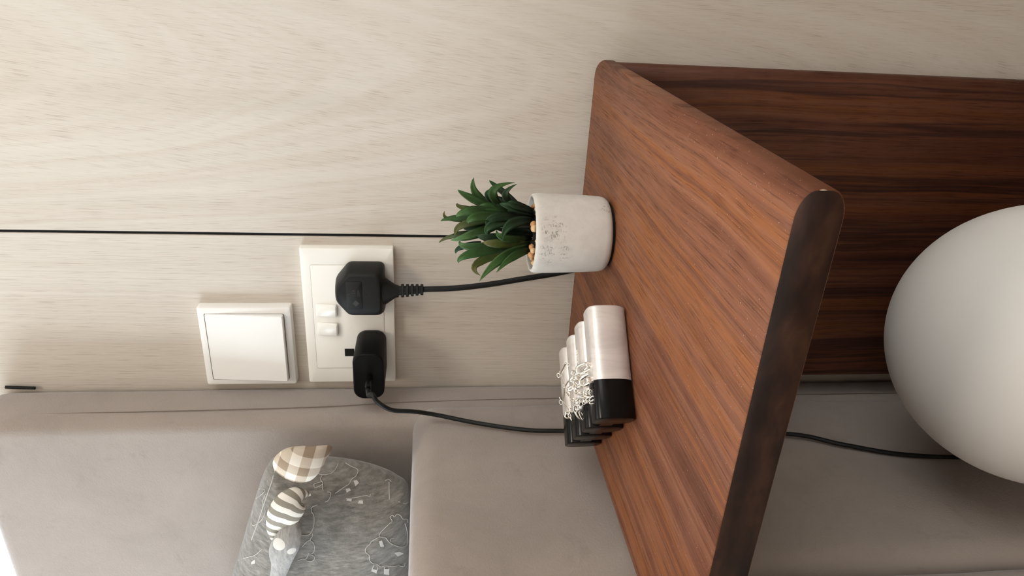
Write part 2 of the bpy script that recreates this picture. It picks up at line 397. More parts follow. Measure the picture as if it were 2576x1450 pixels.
# ------------------------------------------------------------------ double socket
so = thing('wall_socket', 'white double wall socket with two small rocker switches', 'socket')
plate('socket_frame', 0, 0, .146, .086, .0085, M['white'], so, .0015, .0016, (0, .0005, .1130, .0675, .0006))
ins = plate('socket_face', .0168, .0101, .1124, .0669, .0089, M['white'], so, .0012, .0005)
def rocker(x0, z0, w_, h_):
    cx, cz = x0 + w_/2, z0 + h_/2
    o = rrect(w_, h_, .0016, 4); i = rrect(w_ - .0024, h_ - .0024, .0014, 4)
    yy = lambda b: -.0100 - (.5 - b / h_) * .0032
    vv, ff = loft([[Vector((cx + a, -.0085, cz + b)) for a, b in o], [Vector((cx + a, yy(b) + .001, cz + b)) for a, b in o], [Vector((cx + a, yy(b), cz + b)) for a, b in i]])
    mesh('rocker', vv, ff, M['white'], so, 35)
rocker(.0752, .0545, .0136, .0198); rocker(.0548, .0545, .0140, .0198)
box('earth_slot', (.0304, -.00915, .0400), (.0392, -.0086, .0494), M['black_dull'], so, .0003, 1)

# ------------------------------------------------------------------ mains plug with its flex
pl = thing('power_plug', 'chunky black three pin plug with ribbed cable collar in wall socket', 'plug')
PX, PZ = .1085, .0310
def plug_outline(wd, ht, ct, n=4):
    """octagon-like outline: wide below, shoulders cut at the top; z up"""
    pts = [(wd/2, -ht/2 + .006), (wd/2, ht/2 - ct), (wd/2 - ct*1.15, ht/2 - .0012), (wd/2 - ct*1.55, ht/2), (-wd/2 + ct*1.55, ht/2), (-wd/2 + ct*1.15, ht/2 - .0012), (-wd/2, ht/2 - ct), (-wd/2, -ht/2 + .006)]
    cor = []
    for (x, y), r in zip(pts, (.004, .004, .003, .002, .002, .003, .004, .004)): cor.append((x, y, r))
    pts = [(wd/2, -ht/2, .006)] + cor[1:7] + [(-wd/2, -ht/2, .006)]
    out = []; N = len(pts)
    for i in range(N):
        p0, p1, p2 = Vector(pts[i-1][:2]), Vector(pts[i][:2]), Vector(pts[(i+1) % N][:2]); r = pts[i][2]
        a = p1 + (p0 - p1).normalized() * min(r, (p0-p1).length*.45); b = p1 + (p2 - p1).normalized() * min(r, (p2-p1).length*.45)
        for k in range(n + 1):
            t = k / n; q = a*(1-t)**2 + p1*2*t*(1-t) + b*t*t; out.append((q.x, q.y))
    return out
PL = -.0090
rings = []
for wd, ht, ct, d, dz in ((.0500, .0455, .0125, 0, 0), (.0505, .0460, .0125, .004, 0), (.0490, .0450, .0125, .0115, 0), (.0440, .0430, .0118, .0190, .0002), (.0400, .0400, .011, .0222, .0004), (.0375, .0385, .0105, .0230, .0004)):
    rings.append([Vector((PX + a, PL - d, PZ + dz + b)) for a, b in plug_outline(wd, ht, ct)])
v, f = loft(rings); body = mesh('plug_body', v, f, M['black'], pl, 35)
FY = PL - .0230
# raised data panel with moulded marks
def text_mesh(name, s, size, x, y, z, mt, parent, ext=.00012):
    c = bpy.data.curves.new(name, 'FONT'); c.body = s; c.size = size; c.extrude = ext; c.align_x = 'LEFT'
    o = bpy.data.objects.new(name, c); COL.objects.link(o); dg = bpy.context.evaluated_depsgraph_get()
    me = bpy.data.meshes.new_from_object(o.evaluated_get(dg)); bpy.data.objects.remove(o); me.name = name
    me.transform(Matrix.Translation((x, y, z)) @ Matrix.Rotation(math.pi/2, 4, 'X')); return link(name, me, mt, parent)
M['black_mark'] = mat_plain('moulded black lettering', (.030, .030, .028), .35, .5)
pan = prism('data_panel', rrect(.0285, .0145, .0012, 4), lambda a, b, d: Vector((PX + .0005 + a, d, PZ + .0040 + b)), [(FY + .0005, 1), (FY - .00018, 1), (FY - .0003, .985)], M['black'], pl)
text_mesh('moulded_text', 'BS 1363/A', .0034, PX - .0118, FY - .00034, PZ + .0076, M['black_mark'], pan)
text_mesh('moulded_text', '13A', .0042, PX - .0005, FY - .00034, PZ + .0030, M['black_mark'], pan)
text_mesh('moulded_text', '250V~', .0030, PX - .0005, FY - .00034, PZ - .0008, M['black_mark'], pan)
dm = [Vector((PX - .0075 + a, 0, PZ + .0028 + b)) for a, b in ((.0032, 0), (0, .0032), (-.0032, 0), (0, -.0032))]
v, f = loft([[p + Vector((0, FY - .0002, 0)) for p in dm], [p + Vector((0, FY - .0006, 0)) for p in dm]]); mesh('diamond_mark', v, f, M['black_mark'], pan)
bm = bmesh.new(); bmesh.ops.create_cone(bm, cap_ends=True, segments=16, radius1=.0008, radius2=.0008, depth=.0004, matrix=Matrix.Translation((PX + .0008, FY - .0002, PZ - .0065)) @ Matrix.Rotation(math.pi/2, 4, 'X'))
bm_obj('pin_hole', bm, M['black_dull'], pl)
# tapered neck and ribbed collar
ZB = PZ - .0225
def sq(x, y, z, a, b, r=.45): return [Vector((x + p, y + q, z)) for p, q in rrect(a, b, (a*r, b*r), 4)]
NY = PL - .0125
v, f = loft([sq(PX, NY, ZB + .004, .0290, .0150), sq(PX, NY, ZB - .0015, .0265, .0140), sq(PX, NY, ZB - .0105, .0125, .0110), sq(PX, NY, ZB - .0135, .0112, .0102)]); mesh('plug_neck', v, f, M['black'], pl, 45)
z = ZB - .0135
core = [sq(PX + .0005, NY, z + .001, .0088, .0084), sq(PX + .0018, NY, z - .0225, .0072, .0072)]
v, f = loft(core); relief = mesh('cable_collar', v, f, M['rubber'], pl, 45)
for i in range(5):
    a = .0126 - i * .00055; zz = z - .0022 - i * .0045; xx = PX + .0006 + i * .00028
    v, f = loft([sq(xx, NY, zz, a - .001, a - .0018), sq(xx, NY, zz - .0004, a, a - .0008), sq(xx, NY, zz - .0024, a, a - .0008), sq(xx, NY, zz - .0028, a - .001, a - .0018)])
    mesh('collar_rib', v, f, M['rubber'], relief, 45)
tube('power_cord', [(PX + .0018, NY, z - .021), at(1075, 728, 1, -.0212), at(1150, 725, 1, -.0205), at(1230, 716, 1, -.0180), at(1310, 703, 1, -.0145), at(1390, 690, 1, -.0105),
     at(1480, 673, 1, -.0095), at(1600, 655, 1, -.0095), (.145, -.0098, -.40), (.15, -.0098, -.62)], .00275, M['rubber'], pl, 12)

# ------------------------------------------------------------------ phone charger and its cable
ch = thing('phone_charger', 'black block phone charger with rounded corners plugged into wall socket', 'charger')
CXc, CZc, CW, CH = .0362, .0226, .0490, .0285
f_ = lambda a, b, d: Vector((CXc + a, d, CZc + b)); kk = lambda e: (1 - 2*e / CW, 1 - 2*e / CH)
YFc = -.0570
M['black_charger'] = mat_plain('black charger shell', (.0035, .0035, .0035), .46, .13)
prism('charger_body', rrect(CW, CH, .0098, 10), f_, [(-.0089, kk(.0010)), (-.0105, 1), (-.0150, 1), (YFc + .0018, 1), (YFc + .0010, kk(.0003)), (YFc + .0004, kk(.0010))], M['black_charger'], ch, 35)
prism('charger_face', rrect(CW - .0024, CH - .0024, .0086, 10), f_, [(YFc + .0008, 1), (YFc + .0001, 1), (YFc, (.985, .98))], M['black_charger'], ch, 35)
uc = thing('charging_cable', 'thin black charging cable hanging from the charger down behind the walnut table', 'cable')
prism('cable_connector', rrect(.0098, .0058, .0026, 6), lambda a, b, d: Vector((CXc - .001 + a, d, CZc - .001 + b)), [(YFc - .0001, 1), (YFc - .0185, (.96, .96)), (YFc - .0200, (.8, .8))], M['black_gloss'], uc)
tube('cord', [(CXc - .001, YFc - .018, CZc - .001), (CXc - .0015, YFc - .028, CZc - .0022), at(936, 992, 1, -.0930), at(950, 1012, 1, -.0965), at(985, 1032, 1, -.0960), at(1040, 1036, 1, -.0900),
     at(1095, 1044, 1, -.0840), at(1200, 1065, 0, .0070), at(1320, 1082, 0, .0075), at(1420, 1085, 0, .0080), at(1700, 1087, 0, .0085), at(1980, 1092, 0, .0080), at(2120, 1119, 0, .0072), at(2270, 1144, 0, .0066),
     at(2440, 1151, 0, .0062), at(2576, 1140, 0, .0062), (.0062, -.135, FLOOR + .03)], lambda t: .00205 if t > .1 else .00215, M['rubber'], uc, 10, 10)

# ------------------------------------------------------------------ potted artificial succulent
pp = thing('potted_succulent', 'spiky green succulent with tan pebbles in a grey concrete pot', 'plant')
PC = Vector((.2058, -.1198, ZT))
VD = Vector((PC.x - CAM.x, PC.y - CAM.y, 0)).normalized()
def potface(px, py):
    q = atv(px, py, PC - VD * .026, VD); o = q - PC; h = o.z; o.z = 0; o = o.normalized() * .0305; return PC + o + Vector((0, 0, h))
t = NT('pale concrete'); P = t.obj()
n1 = t.noise(P, 90., 4, .7); n2 = t.noise(t.scale(P, (260, 260, 130)), 1., 3, .6); n3 = t.noise(t.scale(P, (420, 420, 900)), 1., 3, .7)
col = t.ramp(n1, [(.3, (.56, .54, .50)), (.7, (.64, .62, .575))])
blot = t.math('MULTIPLY', t.ramp(n2, [(.48, 0.), (.56, 1.)]), t.ramp(n3, [(.46, 0.), (.60, .85)]))
# worn grey patch across the front of the pot
wear = t.math('MAXIMUM', t.math('MAXIMUM', t.near(potface(1392, 578), .007, .012), t.near(potface(1395, 632), .008, .014)), t.near(potface(1527, 508), .003, .008))
col = t.mix(t.math('MULTIPLY', blot, wear), col, (.19, .18, .155)); col = t.mix(t.math('MULTIPLY', t.ramp(n3, [(.66, 0.), (.72, .5)]), .6), col, (.25, .24, .21))
t.set(col, .8, spec=.25); t.bump(t.math('ADD', n1, t.math('MULTIPLY', n3, .3)), .12, .0006); M['concrete'] = t.m
M['foot'] = mat_plain('dark cork foot', (.016, .013, .011), .9, .1)
lathe('pot_foot', [(0, .0002), (.0250, .0002), (.0254, .0022), (0, .0022)], PC, M['foot'], pp)
prof = [(0, .0018), (.0238, .0018), (.0268, .0026), (.0286, .0048), (.0294, .0082), (.0300, .020), (.0306, .040), (.0309, .0530), (.0309, .0570), (.0304, .0596), (.0294, .0609), (.0284, .0609), (.0276, .0600), (.0272, .057), (.0268, .0520), (0, .0520)]
lathe('pot', prof, PC, M['concrete'], pp, 72, 60)
M['soil'] = mat_plain('dark soil', (.02, .014, .010), .95, .1, grain=.4, gs=600.)
lathe('soil', [(0, .0565), (.018, .0562), (.0268, .0555), (.0268, .0515), (0, .0515)], PC, M['soil'], pp, 40)
M['pebble_a'] = mat_plain('tan pebble', (.50, .25, .10), .55, .4, var=.25); M['pebble_b'] = mat_plain('cream pebble', (.62, .40, .20), .55, .4, var=.2); M['pebble_c'] = mat_plain('rusty pebble', (.34, .14, .06), .6, .4, var=.25)
rng = random.Random(4)
VD = Vector((PC.x - CAM.x, PC.y - CAM.y, 0)).normalized(); VS = Vector((VD.y, -VD.x, 0))     # away from and across the viewer
peb = [(-.021, -.004, 3.0), (-.0165, -.012, 3.6), (-.013, -.017, 3.2), (-.0105, -.0125, 3.6), (-.018, -.0165, 2.8), (-.006, -.018, 2.4), (-.0075, -.0215, 2.6), (.002, -.017, 2.2), (.0035, -.021, 3.4), (.0065, -.0185, 3.2), (.010, -.0205, 2.2), (-.0225, -.010, 3.4), (-.0135, -.0225, 2.6), (.014, -.017, 2.2), (.018, -.012, 2.4), (.021, -.003, 2.6), (.020, .007, 2.8), (-.019, .008, 3.0), (-.010, .018, 3.0), (.005, .020, 3.0)]
for i, (s, d, r) in enumerate(peb):
    bm = bmesh.new(); bmesh.ops.create_icosphere(bm, subdivisions=2, radius=r * .00082)
    sc = Vector((rng.uniform(.8, 1.15), rng.uniform(.8, 1.15), rng.uniform(.7, 1.0)))
    for q in bm.verts: q.co = Vector([q.co[k] * sc[k] for k in range(3)]) * (1 + .12 * math.sin(q.co.x * 2600 + i) * math.cos(q.co.y * 2300 + 2*i))
    ctr = PC + VS * s + VD * d + Vector((0, 0, .0568 + r * .00062 + (.0026 if i in (1, 3, 8, 9, 2) else 0)))
    bmesh.ops.rotate(bm, verts=bm.verts, matrix=Matrix.Rotation(rng.uniform(0, 6), 3, 'Z')); bmesh.ops.translate(bm, verts=bm.verts, vec=ctr)
    bm_obj('pebble', bm, M[('pebble_a', 'pebble_b', 'pebble_c')[(0, 0, 1, 0, 2, 1)[i % 6]]], pp, 'all')
def leaf_mat(name, base, tip, edge):
    t = NT(name); u, v_, _ = t.sep(t.uv()); n = t.noise(t.obj(), 140., 3, .6)
    col = t.ramp(t.math('ADD', u, t.math('MULTIPLY', t.math('SUBTRACT', n, .5), .5)), [(.05, base), (.45, tip), (.92, edge)])
    col = t.mix(t.ramp(n, [(.35, .25), (.6, 0.)]), col, tuple(Vector(tip) * .55))
    t.set(col, .48, spec=.3); return t.m
M['leaf0'] = leaf_mat('dark green leaf', (.005, .007, .004), (.008, .026, .009), (.020, .062, .018))
M['leaf1'] = leaf_mat('green leaf', (.009, .014, .005), (.020, .060, .011), (.045, .115, .024))
M['leaf2'] = leaf_mat('olive leaf', (.018, .024, .007), (.050, .075, .014), (.11, .095, .03))
M['leaf3'] = leaf_mat('light green leaf', (.014, .027, .008), (.030, .080, .018), (.065, .145, .038))
def z4(x, y, d): return atv(1050 + x / 3.625, 400 + y / 3.625, PC + VD * d, VD)
LEAVES = [ # tip, bend, root (in the plant's own outline), depth at tip, depth at bend, width mm, tone
 ((515,168),(545,340),(760,480), .004,.000, 6.6,1), ((368,280),(500,370),(760,480), .000,-.003, 7.0,1), ((655,195),(745,280),(930,430), .014,.010, 5.6,0),
 ((890,215),(690,300),(790,470), -.006,-.010, 6.4,1), ((910,228),(800,340),(930,450), -.010,-.012, 5.2,0), ((668,275),(640,350),(770,450), -.004,-.006, 4.2,0),
 ((368,403),(430,455),(720,500), .012,.008, 5.2,2), ((250,475),(270,545),(430,565), .008,.006, 3.2,2), ((210,570),(350,545),(640,560), .000,.000, 5.2,1),
 ((350,530),(500,480),(820,510), -.012,-.014, 7.2,1), ((465,592),(560,530),(920,540), -.015,-.016, 7.2,1), ((300,742),(500,690),(800,580), -.004,-.010, 6.4,3),
 ((355,705),(430,600),(800,560), .000,-.004, 5.6,2), ((195,768),(300,705),(520,670), .008,.004, 4.0,2), ((405,748),(470,715),(660,670), .008,.004, 4.8,2),
 ((388,745),(520,800),(1010,745), -.006,-.010, 6.2,3), ((350,865),(400,800),(580,760), .006,.002, 5.0,0), ((375,950),(520,850),(1010,770), -.010,-.014, 7.4,1),
 ((575,1065),(570,930),(1010,800), -.008,-.010, 6.6,2), ((563,1120),(760,910),(1020,800), -.014,-.016, 7.6,3), ((718,1040),(870,890),(1040,830), -.016,-.016, 6.0,1),
 ((780,745),(850,600),(1065,565), -.020,-.020, 7.0,0), ((645,700),(690,600),(1010,560), -.016,-.018, 6.6,0), ((655,640),(700,540),(1030,540), -.013,-.016, 6.4,0),
 ((540,690),(680,720),(1010,715), -.010,-.013, 6.6,0), ((722,648),(790,720),(1010,720), -.016,-.017, 5.0,1), ((750,405),(850,440),(1065,510), -.010,-.014, 6.0,0),
 ((820,395),(880,420),(1065,480), -.012,-.013, 6.2,0), ((560,460),(640,440),(900,490), -.008,-.010, 6.4,1), ((600,760),(720,770),(1020,770), -.014,-.016, 6.2,2),
 ((480,500),(560,560),(900,560), .004,.002, 6.5,0), ((700,640),(860,660),(1050,660), .004,.006, 7,0), ((760,700),(880,700),(1050,690), .006,.008, 7,0), ((800,600),(900,610),(1055,620), .002,.004, 7,0), ((830,800),(930,780),(1050,760), .004,.006, 6.5,0), ((790,480),(900,500),(1060,530), -.006,-.008, 7,0), ((700,760),(850,740),(1040,740), -.006,-.008, 7,0), ((640,330),(740,380),(960,470), .008,.008, 6.5,0), ((620,880),(760,840),(1020,780), -.004,-.006, 6.4,1), ((420,640),(560,620),(900,590), .004,.000, 6.5,0)]
for tip, bend, root, d0, d1, wd, tone in LEAVES:
    A, B, C_ = z4(*root, d1 * .45), z4(*bend, d1), z4(*tip, d0)
    A.z = max(A.z, PC.z + .0500)
    n = 12; pts = [A*(1-s)**2 + (2*B - (A + C_) * .5) * 2*s*(1-s) + C_*s*s for s in [i / n for i in range(n + 1)]]
    rings = []
    for i, p in enumerate(pts):
        s = i / n; T = (pts[min(i+1, n)] - pts[max(i-1, 0)]).normalized()
        out = (p - Vector((PC.x, PC.y, p.z))); out = (out.normalized() if out.length > .004 else Vector((0, 0, 0))) * .55 - VD * .75
        W = T.cross(out).normalized(); N = W.cross(T).normalized()
        hw = wd * .00060 * (max(.0, 1 - s) ** .80) * (.50 + 1.25 * min(1, s * 2.0) ** .8) * (1.0 if s < .98 else .3) * .92 + .00006
        th = .00055 * (1 - s) + .00010
        rings.append([p + W * hw - N * (-hw * .30), p + W * hw * .5 + N * (hw * .07 + th), p + N * (-hw * .10 + th), p - W * hw * .5 + N * (hw * .07 + th), p - W * hw + N * hw * .30,
                      p - W * hw * .5 + N * (hw * .07 - th), p + N * (-hw * .10 - th), p + W * hw * .5 + N * (hw * .07 - th)])
    v, f = loft(rings); o = mesh('leaf', v, f, M['leaf%d' % tone], pp, 'all')
    uvl = o.data.uv_layers.new(name='UVMap')
    for l in o.data.loops: uvl.data[l.index].uv = ((l.vertex_index // 8) / n, (l.vertex_index % 8) / 8)
M['stem'] = mat_plain('dark stem', (.012, .013, .009), .7, .3)
for a, b in (((1085, 500), (700, 460)), ((1085, 575), (640, 560)), ((1060, 775), (720, 780))):
    p, q = z4(*a, -.004), z4(*b, -.004); p.z = PC.z + .050
    tube('stem', [p, (p + q) / 2, q], lambda s: .0042 * (1 - .72 * s), M['stem'], pp, 10)

# ------------------------------------------------------------------ jewellery holder: four fused silver and black bars
jh = thing('jewellery_holder', 'ribbed jewellery holder of four silver bars with black ends', 'jewellery holder')
t = NT('brushed silver'); n = t.noise(t.scale(t.obj(), (60, 60, 14)), 1., 4, .65, .8); n2 = t.noise(t.scale(t.obj(), (120, 120, 1800), rot=(0, 0, .86)), 1., 2)
t.set(t.ramp(n, [(.3, (.66, .62, .59)), (.5, (.78, .74, .71)), (.72, (.86, .83, .80))]), t.ramp(n, [(.3, .42), (.7, .30)]), .45, .5); t.bump(t.math('ADD', t.math('MULTIPLY', n, .5), t.math('MULTIPLY', n2, .25)), .10, .0006); M['silver_bar'] = t.m
JA = Vector((-.688, -.7256, 0)).normalized(); JS = Vector((-.7256, .688, 0)).normalized()
J0 = Vector((.17316, -.18692, ZT)) + JS * .0006       # near end of the first bar, on its centre line
HW, HH, PITCH_J, JL = .0114, .0141, .0338, .0798
def sect(n=64, e=4.0):
    o = []
    for i in range(n):
        a = 2 * math.pi * i / n; c, s = math.cos(a), math.sin(a)
        x = HW * math.copysign(abs(c) ** (2/e), c); y = HH * math.copysign(abs(s) ** (2/e), s)
        if s < 0: x *= 1 - .30 * (abs(y) / HH) ** 2.2        # tucked in towards the table
        o.append((x, y))
    return o
for k, fr in enumerate((.665, .74, .745, .69)):
    base = J0 + JS * (k * PITCH_J)
    f_ = lambda a, b, d: base + JS * a + JA * d + Vector((0, 0, HH + .0002 + b))
    L1_ = JL * fr
    prism('silver_bar', sect(), f_, [(0, .94), (.0004, .98), (.0012, 1), (L1_, 1)], M['silver_bar'], jh, 50)
    prism('black_end', sect(), f_, [(L1_ + .0001, 1), (JL - .0008, 1), (JL - .0002, .985), (JL, .95)], M['black_gloss'], jh, 50)

for k in range(3):      # web between two bars, set back below their tops
    base = J0 + JS * ((k + .5) * PITCH_J)
    f_ = lambda a, b, d: base + JS * a + JA * d + Vector((0, 0, .0155 + b))
    prism('web', rrect(PITCH_J - HW * 1.7, .0090, .0015, 3), f_, [(.0006, 1), (JL * .70, 1)], M['silver_bar'], jh, 50)
    prism('black_web', rrect(PITCH_J - HW * 1.7, .0090, .0015, 3), f_, [(JL * .70, 1), (JL - .0006, 1)], M['black_gloss'], jh, 50)
bm = bmesh.new()
for c_ in jh.children: bm.from_mesh(c_.data)
BJ = BVHTree.FromBMesh(bm); bm.free()

# ------------------------------------------------------------------ silver jewellery lying across the bars
M['silver'] = mat_plain('polished silver', (.95, .92, .86), .10, .5, metal=1.)
def link_mesh(L, W, r, seg=8, n=20):
    path = []
    for i in range(n):
        a = 2 * math.pi * i / n; c, s = math.cos(a), math.sin(a)
        path.append(Vector((L/2 * math.copysign(abs(c)**.8, c), W/2 * math.copysign(abs(s)**.8, s), 0)))
    return tube_data(path, r, seg, True)
def add_link(parent, p, d, L, W, r, roll, name='link'):
    v, f = link_mesh(L, W, r); d = d.normalized(); up = Vector((0, 0, 1)); s = up.cross(d); s = s.normalized() if s.length > .01 else Vector((1, 0, 0)); n_ = d.cross(s)
    s2 = s * math.cos(roll) + n_ * math.sin(roll); n2 = d.cross(s2)
    return mesh(name, [p + d * q.x + s2 * q.y + n2 * q.z for q in v], f, M['silver'], parent, 'all')
ZJ = ZT + 2 * HH
Z2 = lambda x, y: (1380 + x / 8.53, 890 + y / 8.53)
def drape(px, py, h):
    d = ray(px, py).normalized(); q = BJ.ray_cast(CAM, d)[0]
    return at(px, py, 2, ZJ + h) if q is None or (q - CAM).length > .62 else q - d * (h * .7)
def links(parent, rows, name='link', h=.004):
    """each link: centre, length, width, wire (in eighths of a photo pixel), turn in the picture plane, tip towards the viewer"""
    for x, y, L, W, wr, ang, tip in rows:
        p = drape(*Z2(x, y), h); k = (p - CAM).dot(FWD) / F_PX / 8.53 * 1.14; wr *= 1.15; a = math.radians(ang)
        d = -UPV * math.cos(a) - RGT * math.sin(a); sd = (-RGT * math.cos(a) + UPV * math.sin(a)); n_ = -FWD; tt = math.radians(tip)
        s2 = sd * math.cos(tt) + n_ * math.sin(tt); n2 = d.cross(s2); r = wr * k / 2
        v, f = link_mesh(L * k - 2*r, max(W * k - 2*r, 2.4*r), r)
        mesh(name, [p + d * q.x + s2 * q.y + n2 * q.z for q in v], f, M['silver'], parent, 'all')
bc = thing('chain_bracelet', 'chunky silver chain bracelet of wide links heaped on the jewellery holder', 'bracelet')
links(bc, [(735, 330, 300, 225, 62, -25, 12), (795, 585, 290, 225, 62, -30, 12), (850, 330, 240, 130, 52, -35, 60), (645, 440, 240, 125, 54, -42, 55), (700, 655, 230, 120, 52, -38, 55),
 (545, 430, 150, 115, 46, 60, 25), (530, 545, 170, 110, 46, -42, 40), (590, 640, 180, 100, 46, 42, 40), (490, 755, 165, 100, 46, -28, 40), (595, 815, 140, 80, 40, 52, 45), (820, 440, 260, 110, 50, -22, 60), (900, 560, 190, 120, 52, 20, 45), (660, 540, 200, 110, 48, 30, 35), (600, 520, 170, 100, 46, 75, 40), (560, 700, 170, 96, 44, -60, 35), (640, 750, 170, 90, 44, 10, 40), (870, 250, 180, 110, 50, 30, 50), (450, 770, 120, 90, 40, 50, 30)])
bf = thing('fine_bracelet', 'fine double silver chain with charms beside the wide link bracelet', 'bracelet')
links(bf, [(790, 850, 130, 92, 26, 80, 10), (855, 848, 130, 92, 26, 75, 10), (915, 838, 130, 92, 26, 70, 10), (825, 850, 100, 50, 24, 5, 55), (885, 845, 100, 50, 24, 5, 55), (720, 845, 120, 60, 28, 10, 30),
 (770, 920, 170, 62, 26, -8, 45), (880, 905, 170, 62, 26, -14, 45), (735, 1000, 140, 96, 28, -15, 12), (800, 1000, 120, 60, 26, 5, 50), (870, 985, 140, 96, 28, -30, 12), (935, 970, 140, 96, 28, -40, 12),
 (770, 1062, 96, 66, 20, -20, 15), (820, 1045, 96, 60, 20, -10, 40), (870, 1038, 96, 66, 20, 0, 15), (930, 1052, 110, 70, 22, -12, 20), (705, 1085, 130, 96, 26, -60, 20), (660, 830, 120, 60, 26, 60, 30), (620, 960, 150, 62, 28, -60, 30), (505, 990, 130, 64, 30, 25, 35), (560, 1040, 110, 60, 26, 50, 35)], h=.0036)
M['crystal'] = mat_plain('clear crystal', (.85, .88, .90), .06, .8, metal=.35)
for x, y, r in ((1457, 1000, .0017), (1452, 1015, .0016), (1461, 1026, .0015)):
    bm = bmesh.new(); bmesh.ops.create_icosphere(bm, subdivisions=1, radius=r); bmesh.ops.translate(bm, verts=bm.verts, vec=at(x, y, 2, ZJ + .0032)); bm_obj('crystal', bm, M['crystal'], bf)
links(bf, [(620, 1265, 290, 120, 30, 62, 15), (655, 1330, 200, 84, 26, 55, 20), (715, 1340, 210, 84, 26, 62, 20), (640, 1175, 150, 96, 26, -20, 25), (680, 1180, 130, 84, 26, 40, 30)], 'charm_loop', .0036)
bs = thing('bar_necklace', 'slim silver bar link necklace over the rearmost silver bar', 'necklace')
def rod(parent, a, b, r, h0, h1, name='bar_link'):
    p, q = at(*a, 2, ZJ + h0), at(*b, 2, ZJ + h1)
    tube(name, [p, p.lerp(q, .12), p.lerp(q, .88), q], lambda s: r * (.55 if s in (0., 1.) else 1), M['silver'], parent, 8, 4)
rod(bs, (1424, 914), (1411, 941), .00082, .003, .004); rod(bs, (1421, 974), (1417, 1009), .00098, .003, .003); rod(bs, (1432, 957), (1422, 972), .0006, .002, .0035)
rod(bs, (1412, 944), (1421, 972), .00028, .004, .003, 'pin'); rod(bs, (1418, 1012), (1431, 1032), .00030, .003, .002, 'pin'); rod(bs, (1424, 985), (1433, 998), .0007, .002, .001)
for x, y, sz in ((1405, 945, .0036), (1411, 1013, .0036), (1418, 972, .0022), (1430, 918, .0022)):
    add_link(bs, at(x, y, 2, ZJ + .004), VS * .8 + Vector((0, 0, .2)), sz, sz * .7, sz * .11, 1.0, 'ring_link')
rod(bs, (1407, 934), (1410, 943), .00035, .005, .004, 'pin'); rod(bs, (1407, 1000), (1411, 1008), .00035, .005, .004, 'pin')
links(bs, [(510, 1215, 150, 100, 28, 10, 20), (500, 1290, 130, 96, 28, 60, 20), (405, 1345, 130, 110, 30, 20, 20), (410, 1270, 120, 60, 28, 0, 30), (450, 1340, 110, 60, 28, 70, 30)], 'charm_loop', .0036)
rod(bs, (1434, 1050), (1439, 1059), .0008, .002, .001, 'pendant')
bt = thing('thin_necklace', 'thin silver necklace lying in the groove between two silver bars', 'necklace')
links(bt, [(606, 20, 84, 40, 18, 88, 15), (606, 80, 84, 40, 18, 85, 60), (616, 135, 84, 40, 18, 75, 15), (628, 185, 70, 40, 18, 70, 60), (600, -40, 84, 40, 18, 92, 60)], h=.0016)

# ------------------------------------------------------------------ baby pillow with stuffed petals and printed sheep
pw = thing('baby_pillow', 'grey marl baby pillow with white sheep outlines and stuffed patterned petals', 'pillow')
t = NT('grey marl jersey'); P = t.obj()
n1 = t.noise(t.scale(P, (330, 90, 100), rot=(0, .45, 0)), 1., 4, .7); n2 = t.noise(P, 30., 4, .65); n3 = t.noise(P, 1500., 2)
col = t.ramp(n1, [(.32, (.125, .119, .106)), (.5, (.205, .196, .177)), (.68, (.30, .288, .262))]); col = t.mix(t.ramp(n2, [(.4, 0.), (.65, .3)]), col, (.18, .172, .155))
t.set(col, .95, spec=.15, sheen=.35); t.bump(t.math('ADD', t.math('MULTIPLY', n2, 2.5), t.math('MULTIPLY', n3, .4)), .5, .0014); M['marl'] = t.m
PY = -.114
oxz = [at(690, 1150, 1, PY), at(740, 1151, 1, PY), at(830, 1158, 1, PY), at(900, 1168, 1, PY), at(955, 1183, 1, PY), at(1000, 1204, 1, PY), at(1032, 1240, 1, PY)]
oxz = [(p.x, p.z) for p in oxz] + [(-.12, -.0190), (-.22, -.0188), (-.30, -.008), (-.335, .04), (-.335, .10), (-.30, .155), (-.22, .168)] + [(p.x, p.z) for p in (at(584, 1450, 1, PY), at(605, 1380, 1, PY), at(625, 1310, 1, PY), at(648, 1235, 1, PY), at(668, 1180, 1, PY))]
op = smooth_path([(x, 0, z) for x, z in oxz] + [(oxz[0][0], 0, oxz[0][1])], 5)[:-1]
cxz = Vector((-.16, 0, .068)); rings_n = 14; no = len(op); v = []; f = []
from mathutils import noise as mnoise
for side in (-1, 1):
    for i in range(rings_n + 1):
        r = math.sin(i / rings_n * math.pi / 2)
        for p in op:
            q = cxz + (p - cxz) * r; th = .044 * (1 - r ** 2.6) ** .55
            th *= 1 + .10 * mnoise.noise(q * 22) if r < .97 else 1
            v.append(Vector((q.x, PY + side * th, q.z)))
for s in (0, 1):
    o0 = s * (rings_n + 1) * no
    for i in range(rings_n):
        for j in range(no):
            a, b = o0 + i*no + j, o0 + i*no + (j+1) % no; f.append((a, b, b + no, a + no))
bm = bmesh.new(); bv = [bm.verts.new(p) for p in v]
for q in f:
    try: bm.faces.new([bv[k] for k in q])
    except ValueError: pass
bmesh.ops.remove_doubles(bm, verts=bm.verts, dist=1e-5)
body = bm_obj('pillow_body', bm, M['marl'], pw, 'all')
bm = bmesh.new(); bm.from_mesh(body.data); BV = BVHTree.FromBMesh(bm); bm.free()
M['print'] = mat_plain('white print', (.60, .585, .56), .9, .1)
def z6(x, y): return 550 + x / 3.626, 1050 + y / 3.626
def cast(x, y, lift=.0003):
    d = ray(*z6(x, y)).normalized(); h = BV.ray_cast(CAM, d)
    return None if h[0] is None else h[0] - d * lift
